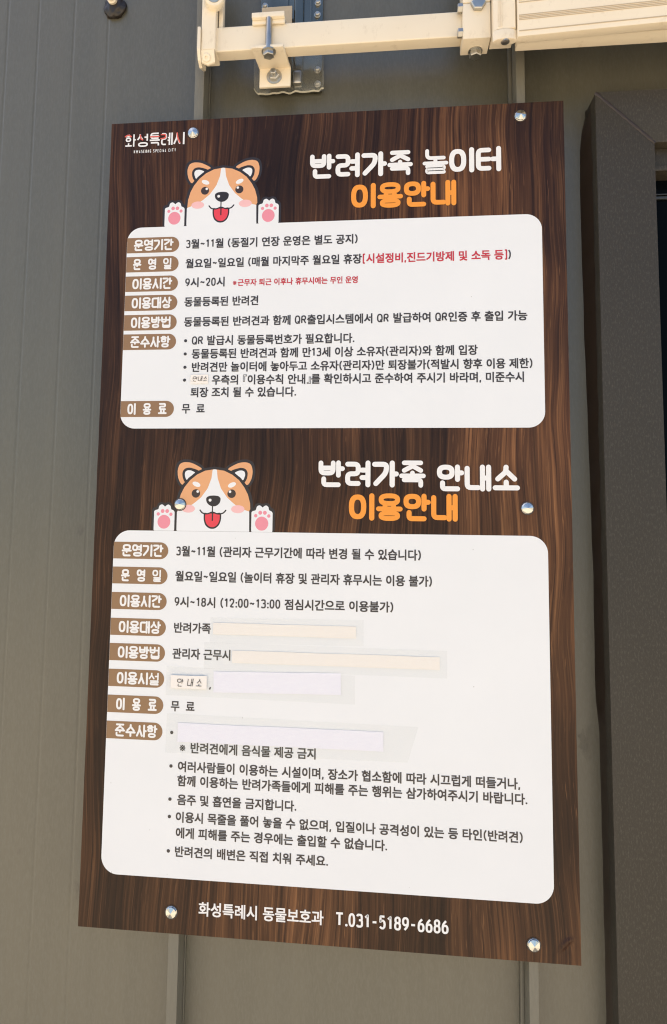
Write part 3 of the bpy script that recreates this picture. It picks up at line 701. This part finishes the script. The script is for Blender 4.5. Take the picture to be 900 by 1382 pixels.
# ---------------------------------------------------------------- taped papers on the lower panel
def paper(name, lab, x0, x1, z0, z1, mt, tp, tilt=0, y=-.75):
    t = thing(name, lab, 'paper', ((x0+x1)/2, y, z0)); t['group'] = 'paper strips taped over lines of the board' if name == 'taped_paper' else 'handwritten notes stuck on the board'
    cx, cz = (x0+x1)/2, (z0+z1)/2
    def rot(P): return [(cx+(x-cx)*math.cos(tilt)-(z-cz)*math.sin(tilt), yy, cz+(x-cx)*math.sin(tilt)+(z-cz)*math.cos(tilt)) for x, yy, z in P]
    n_ = 14; V = []; F = []
    for j, z in enumerate((z0, z1)):
        for i in range(n_+1):
            V.append((x0+(x1-x0)*i/n_, y-.15*abs(noise.noise(Vector((i*.7, x0, j)))), z+.35*noise.noise(Vector((i*.4, j*5, x1)))))
    F = [(i, i+1, n_+2+i, n_+1+i) for i in range(n_)]
    make('paper_strip', rot(V), F, mt, t)
    if tp: make('tape', [(u, y-.3, v) for u, v in tp], [(0, 1, 2, 3)], M_tape, t)
    return t
paper('taped_paper', 'cream paper strip after the first word row, uppermost of the long taped strips', -139.4, 40.2, -163.0, -148.6, M_paper, [(-143, -174), (49.5, -172), (49.4, -140.4), (-143, -142)])
paper('taped_paper', 'longest cream paper strip, wider tape around it, below the shorter cream strip', -114.3, 141.6, -197.5, -182.2, M_paper, [(-150, -206), (150.4, -207.2), (150.4, -174.5), (-150, -173)])
paper('taped_paper', 'shorter white lavender paper strip to the right of the handwritten note', -137, 22.2, -233, -207.2, M_lav, [(-198, -240), (39.5, -242.4), (39.3, -207.9), (-198, -204)], .02)
paper('taped_paper', 'long white lavender paper strip beside a bullet, lowest of the taped strips', -181, 74.2, -296.5, -273.4, M_lav, [(-196, -310), (103.2, -307.8), (115.9, -265.8), (-195.5, -262)])
nt_ = paper('handwritten_note', 'small cream note handwritten in black, left of the lavender strip', -191.6, -145.3, -231, -214.8, M_paper, None, .01, -2.2)
b = MB(); lay(b, '안 내 소', -183, -151.5, -223.2, 9.5, .8, -2.7, fill=.8, skew=.15, jit=.6, cap=True); b.go('handwriting', M_ink, nt_)
nt_ = paper('handwritten_note', 'tiny cream note handwritten in dark ink at the fourth bullet of the upper panel', -178.2, -154.6, 158.6, 170.6, M_paper, None, .0, -1.2)
b = MB(); lay(b, ':안내소', -177.2, -156.2, 164.8, 6.6, .6, -1.7, fill=.8, skew=.2, jit=.5, cap=True); b.go('handwriting', M_eye, nt_)

# ---------------------------------------------------------------- awning hardware
aw = thing('awning', 'ivory folding awning arm and square bar bolted to the wall above the notice board', 'awning', (100, -20, 560))
b = MB(); b.box(-152, 169, -30, -11, 597.6, 632, 1.6, 3); auto_smooth(b.go('torsion_bar', M_cream, aw))
# left end bracket
b = MB(); b.box(-168.2, -149, -37, -4, 596, 760, 2.0, 3); eb = auto_smooth(b.go('end_bracket', M_cream, aw))
b = MB(); b.prism([(-172.6, -40, 627), (-172.6, -40, 596), (-172.6, -34, 584), (-172.6, -24, 580), (-172.6, -4, 590), (-172.6, -2, 627)], (4.1, 0, 0), .8); auto_smooth(b.go('side_flange', M_cream, eb))
b = MB(); b.prism([(-168, -37.6, 595.5), (-150, -37.6, 595.5), (-150, -31.5, 582.5), (-160, -30.4, 580), (-168, -32, 583)], (0, 2.4, -.6), .5); auto_smooth(b.go('tab', M_cream, eb))
b = MB(); b.lathe((-161, -33.2, 587.6), (0, -.9, -.42), [(5.6, 0), (5.6, 1.6), (4.6, 2.4), (1.8, 2.4), (1.5, 1.2)], 20); auto_smooth(b.go('bolt', M_cream, eb))
b = MB(); b.lathe((-151, -37.2, 663), (.12, -1, -.12), [(13.5, 0), (13.5, 9), (12.2, 11), (9, 11.4), (8.6, 10.4)], 32); auto_smooth(b.go('knob', M_cream, eb))
b = MB(); b.lathe((-149.8, -48, 661.6), (.12, -1, -.12), [(8.8, 0), (8.4, .9), (2, 1.4)], 24); auto_smooth(b.go('knob_cap', M_steel, eb))
b = MB(); b.box(-147.5, -142, -26, -14, 633.4, 760, .8); auto_smooth(b.go('rod', M_cream, eb))
# clamp
b = MB(); b.box(-101, -58, -39, 20, 635, 642, .8); b.box(-101, -58, -34, -31, 629.5, 634.6, .5); cl = auto_smooth(b.go('clamp', M_cream, aw))
b = MB(); b.lathe((-78.6, -35, 593), (0, 0, 1), [(4.4, 0), (4.4, 42), (4, 42.6)], 20); auto_smooth(b.go('bolt_shank', M_steel, cl))
b = MB(); b.prism([(-101, -38.5, 592.6), (-59, -38.5, 592.6), (-53.6, 5, 592.6), (-95.8, 5, 592.6)], (0, 0, 4.2), .7)
b.box(-95.8, -53.4, 1.6, 5.4, 566.5, 594.5, .8); auto_smooth(b.go('lower_bracket', M_cream, cl))
b = MB(); b.lathe((-78.6, -31.5, 592.4), (0, 0, -1), [(9.4, 0), (9.4, 1.2), (9.2, 1.3)], 28); b.lathe((-78.6, -31.5, 591.2), (0, 0, -1), [(7.6, 0), (7.6, 5.2), (6.6, 6)], 6, .3); auto_smooth(b.go('bolt', M_steel, cl), 20)
b = MB(); b.lathe((-75.5, 1.4, 580.5), (0, -1, 0), [(10.4, -.6), (10.4, 1.2), (10, 1.3)], 28); b.lathe((-75.5, .2, 580.5), (0, -1, 0), [(7.8, 0), (7.8, 5), (6.8, 5.8)], 6, .1); b.lathe((-75.5, -4, 580.5), (0, -1, 0), [(4, 0), (4, 7), (3.2, 7.6)], 16); auto_smooth(b.go('bolt', M_steel, cl), 20)
b = MB(); b.box(-97.5, -55, 18, 22, 655, 696, .5); b.go('spacer_plate', M_groove, cl)
# shoulder bracket
b = MB(); b.box(168.6, 202.6, -42, -12, 584.8, 632.2, 1.2); b.box(168.6, 202.6, -42.6, -12, 633, 760, 1.2); sh = auto_smooth(b.go('shoulder_bracket', M_cream, aw))
b = MB(); b.lathe((187.2, -42.4, 629.2), (0, -1, 0), [(9.4, 0), (9.4, 4.4), (8.2, 5.4)], 6, .2); auto_smooth(b.go('bolt', M_steel, sh), 20)
b = MB(); b.lathe((187, -19, 584.8), (0, 0, -1), [(9, 0), (9, 1.2), (8.8, 1.3)], 24); b.lathe((187, -19, 583.6), (0, 0, -1), [(7.8, 0), (7.8, 6), (6.6, 7)], 6, .2); auto_smooth(b.go('bolt', M_steel, sh), 20)
for z in (630, 596.5):
    b = MB(); b.lathe((168.6, -37, z), (-1, 0, 0), [(5.6, 0), (5.6, 5.4), (4.6, 6.2)], 6, .5); auto_smooth(b.go('nut', M_steel, sh), 20)
# elbow and arm
b = MB(); b.prism([(203.6, -53, 583.6), (208, -57, 583.6), (229, -58, 583.6), (230.6, -54, 583.6), (230.6, -22, 583.6), (203.6, -22, 583.6)], (0, 0, 170), .8)
for x in (209.5, 212.5): b.box(x, x+.8, -58.4, -56, 586, 750, .2)
hg = auto_smooth(b.go('elbow_profile', M_cream, aw))
b = MB(); b.prism([(217.3+14.8*math.cos(k*math.pi/14), -52+6.5*math.sin(k*math.pi/14), 570) for k in range(28)], (0, 0, 12.8), .8); auto_smooth(b.go('elbow_cap', M_cream, hg))
b = MB(); b.lathe((217.8, -53, 570), (0, 0, -1), [(5, 0), (5, 1.4), (4, 1.8)], 24); auto_smooth(b.go('pin', M_steel, hg))
b = MB(); yA = lambda x: -60-(x-231)*.056
b.prism([(231.2, -60, 569.8), (231.2, -60, 760), (800, yA(800), 760), (800, yA(800), 569.8)], (0, 0, 0) if 0 else (0, 13, 0), 1.4)
b.prism([(234, -46.8, 573), (800, -62, 573), (800, -30, 573), (234, -30, 573)], (0, 0, 180), .8)
arm = auto_smooth(b.go('folding_arm', M_cream, aw))
for z, hz in ((576.2, 1.2), (590.8, .8), (592.8, .8), (594.8, .8), (596.8, .8), (613.5, 1.0), (616.5, .7)):
    b = MB(); b.prism([(233, yA(233)-.55, z), (233, yA(233)-.55, z+hz), (799, yA(799)-.55, z+hz), (799, yA(799)-.55, z)], (0, 1.2, 0)); b.go('groove', M_groove, arm)  # thin raised strip, coloured dark as the shade of a groove

# ---------------------------------------------------------------- galvanised mounting plate behind the clamp
mp_ = thing('mounting_plate', 'shiny galvanised steel plate under clear film, fixed on the wall behind the clamp', 'plate', (-56, 34, 576))
b = MB(); b.box(-101, -13, 31, 35.5, 577, 745, .6)
for x in (-64, -31): b.box(x, x+3, 28.2, 30.9, 578, 745, 1.2)
auto_smooth(b.go('plate', M_plate, mp_))
b = MB(); b.box(-53, -39, 22, 30.9, 578, 745, 3.4, 4); auto_smooth(b.go('channel', M_plate, mp_))
b = MB(); b.box(-52, -40, 14, 22.5, 579, 598, 3, 3); auto_smooth(b.go('channel_end', M_steel, mp_))
for x, z in ((-20.5, 690), (-20, 708), (-19.5, 608), (-19, 587), (-95, 708)):
    b = MB(); b.lathe((x, 30.9, z), (0, -1, 0), [(4.6, 0), (4.6, 1), (4.2, 1.2)], 20); b.lathe((x, 29.8, z), (0, -1, 0), [(3.6, 0), (3.4, 2.6), (2.2, 3.4)], 6); auto_smooth(b.go('screw', M_steel, mp_), 25)
V = []; F = []
for i in range(31):
    t = i/30; x = -107+97*t; z = 571+2.2*noise.noise(Vector((i*.35, 2, 0)))+(9 if i == 0 else 3 if i == 1 else 0)+(3 if i > 28 else 0)
    yb = 24+3*noise.noise(Vector((i*.3, 0, 4)))
    V += [(x, yb, z), (x, yb-1.5, z+4), (x, 20, 600), (x, 20, 640)]
    if i: k = 4*i; F += [(k-4+q, k+q, k+1+q, k-3+q) for q in range(3)]
make('clear_film', V, F, M_film, mp_, True)
V = [(x, y-.5, z) for (x, y, z) in V[0::4]]
b = MB()
for i in range(30):
    a, c_ = Vector(V[i]), Vector(V[i+1]); b.add([a, c_, c_+Vector((0, -1.6, 1.4)), a+Vector((0, -1.6, 1.4))], [(0, 1, 2, 3)])
b.go('film_fold', mat('film_edge', (.62, .58, .45), .15, spec=.8, alpha=.75), mp_, True)
# putty plug
pp = thing('putty_plug', 'lump of black putty around a pale screw at the top left of the grey wall', 'putty', (-318, 38, 712))
b = bmesh.new(); bmesh.ops.create_icosphere(b, subdivisions=4, radius=1)
for v in b.verts:
    q = v.co.copy(); f = 1+.16*noise.noise(q*2.3)+.10*noise.noise(q*5.5)
    v.co = Vector((-317+q.x*16.5*f, 36+q.y*9*f, 727+q.z*17.5*f))
mb = MB(); mb.bm(b); b.free(); mb.go('putty', M_putty, pp, True)
b = MB(); b.lathe((-317.5, 28, 731), (.0, -1, -.15), [(6.6, 0), (6.6, 5), (5, 6.4), (4.2, 10), (3.2, 10.6)], 20); auto_smooth(b.go('screw', M_cream, pp))
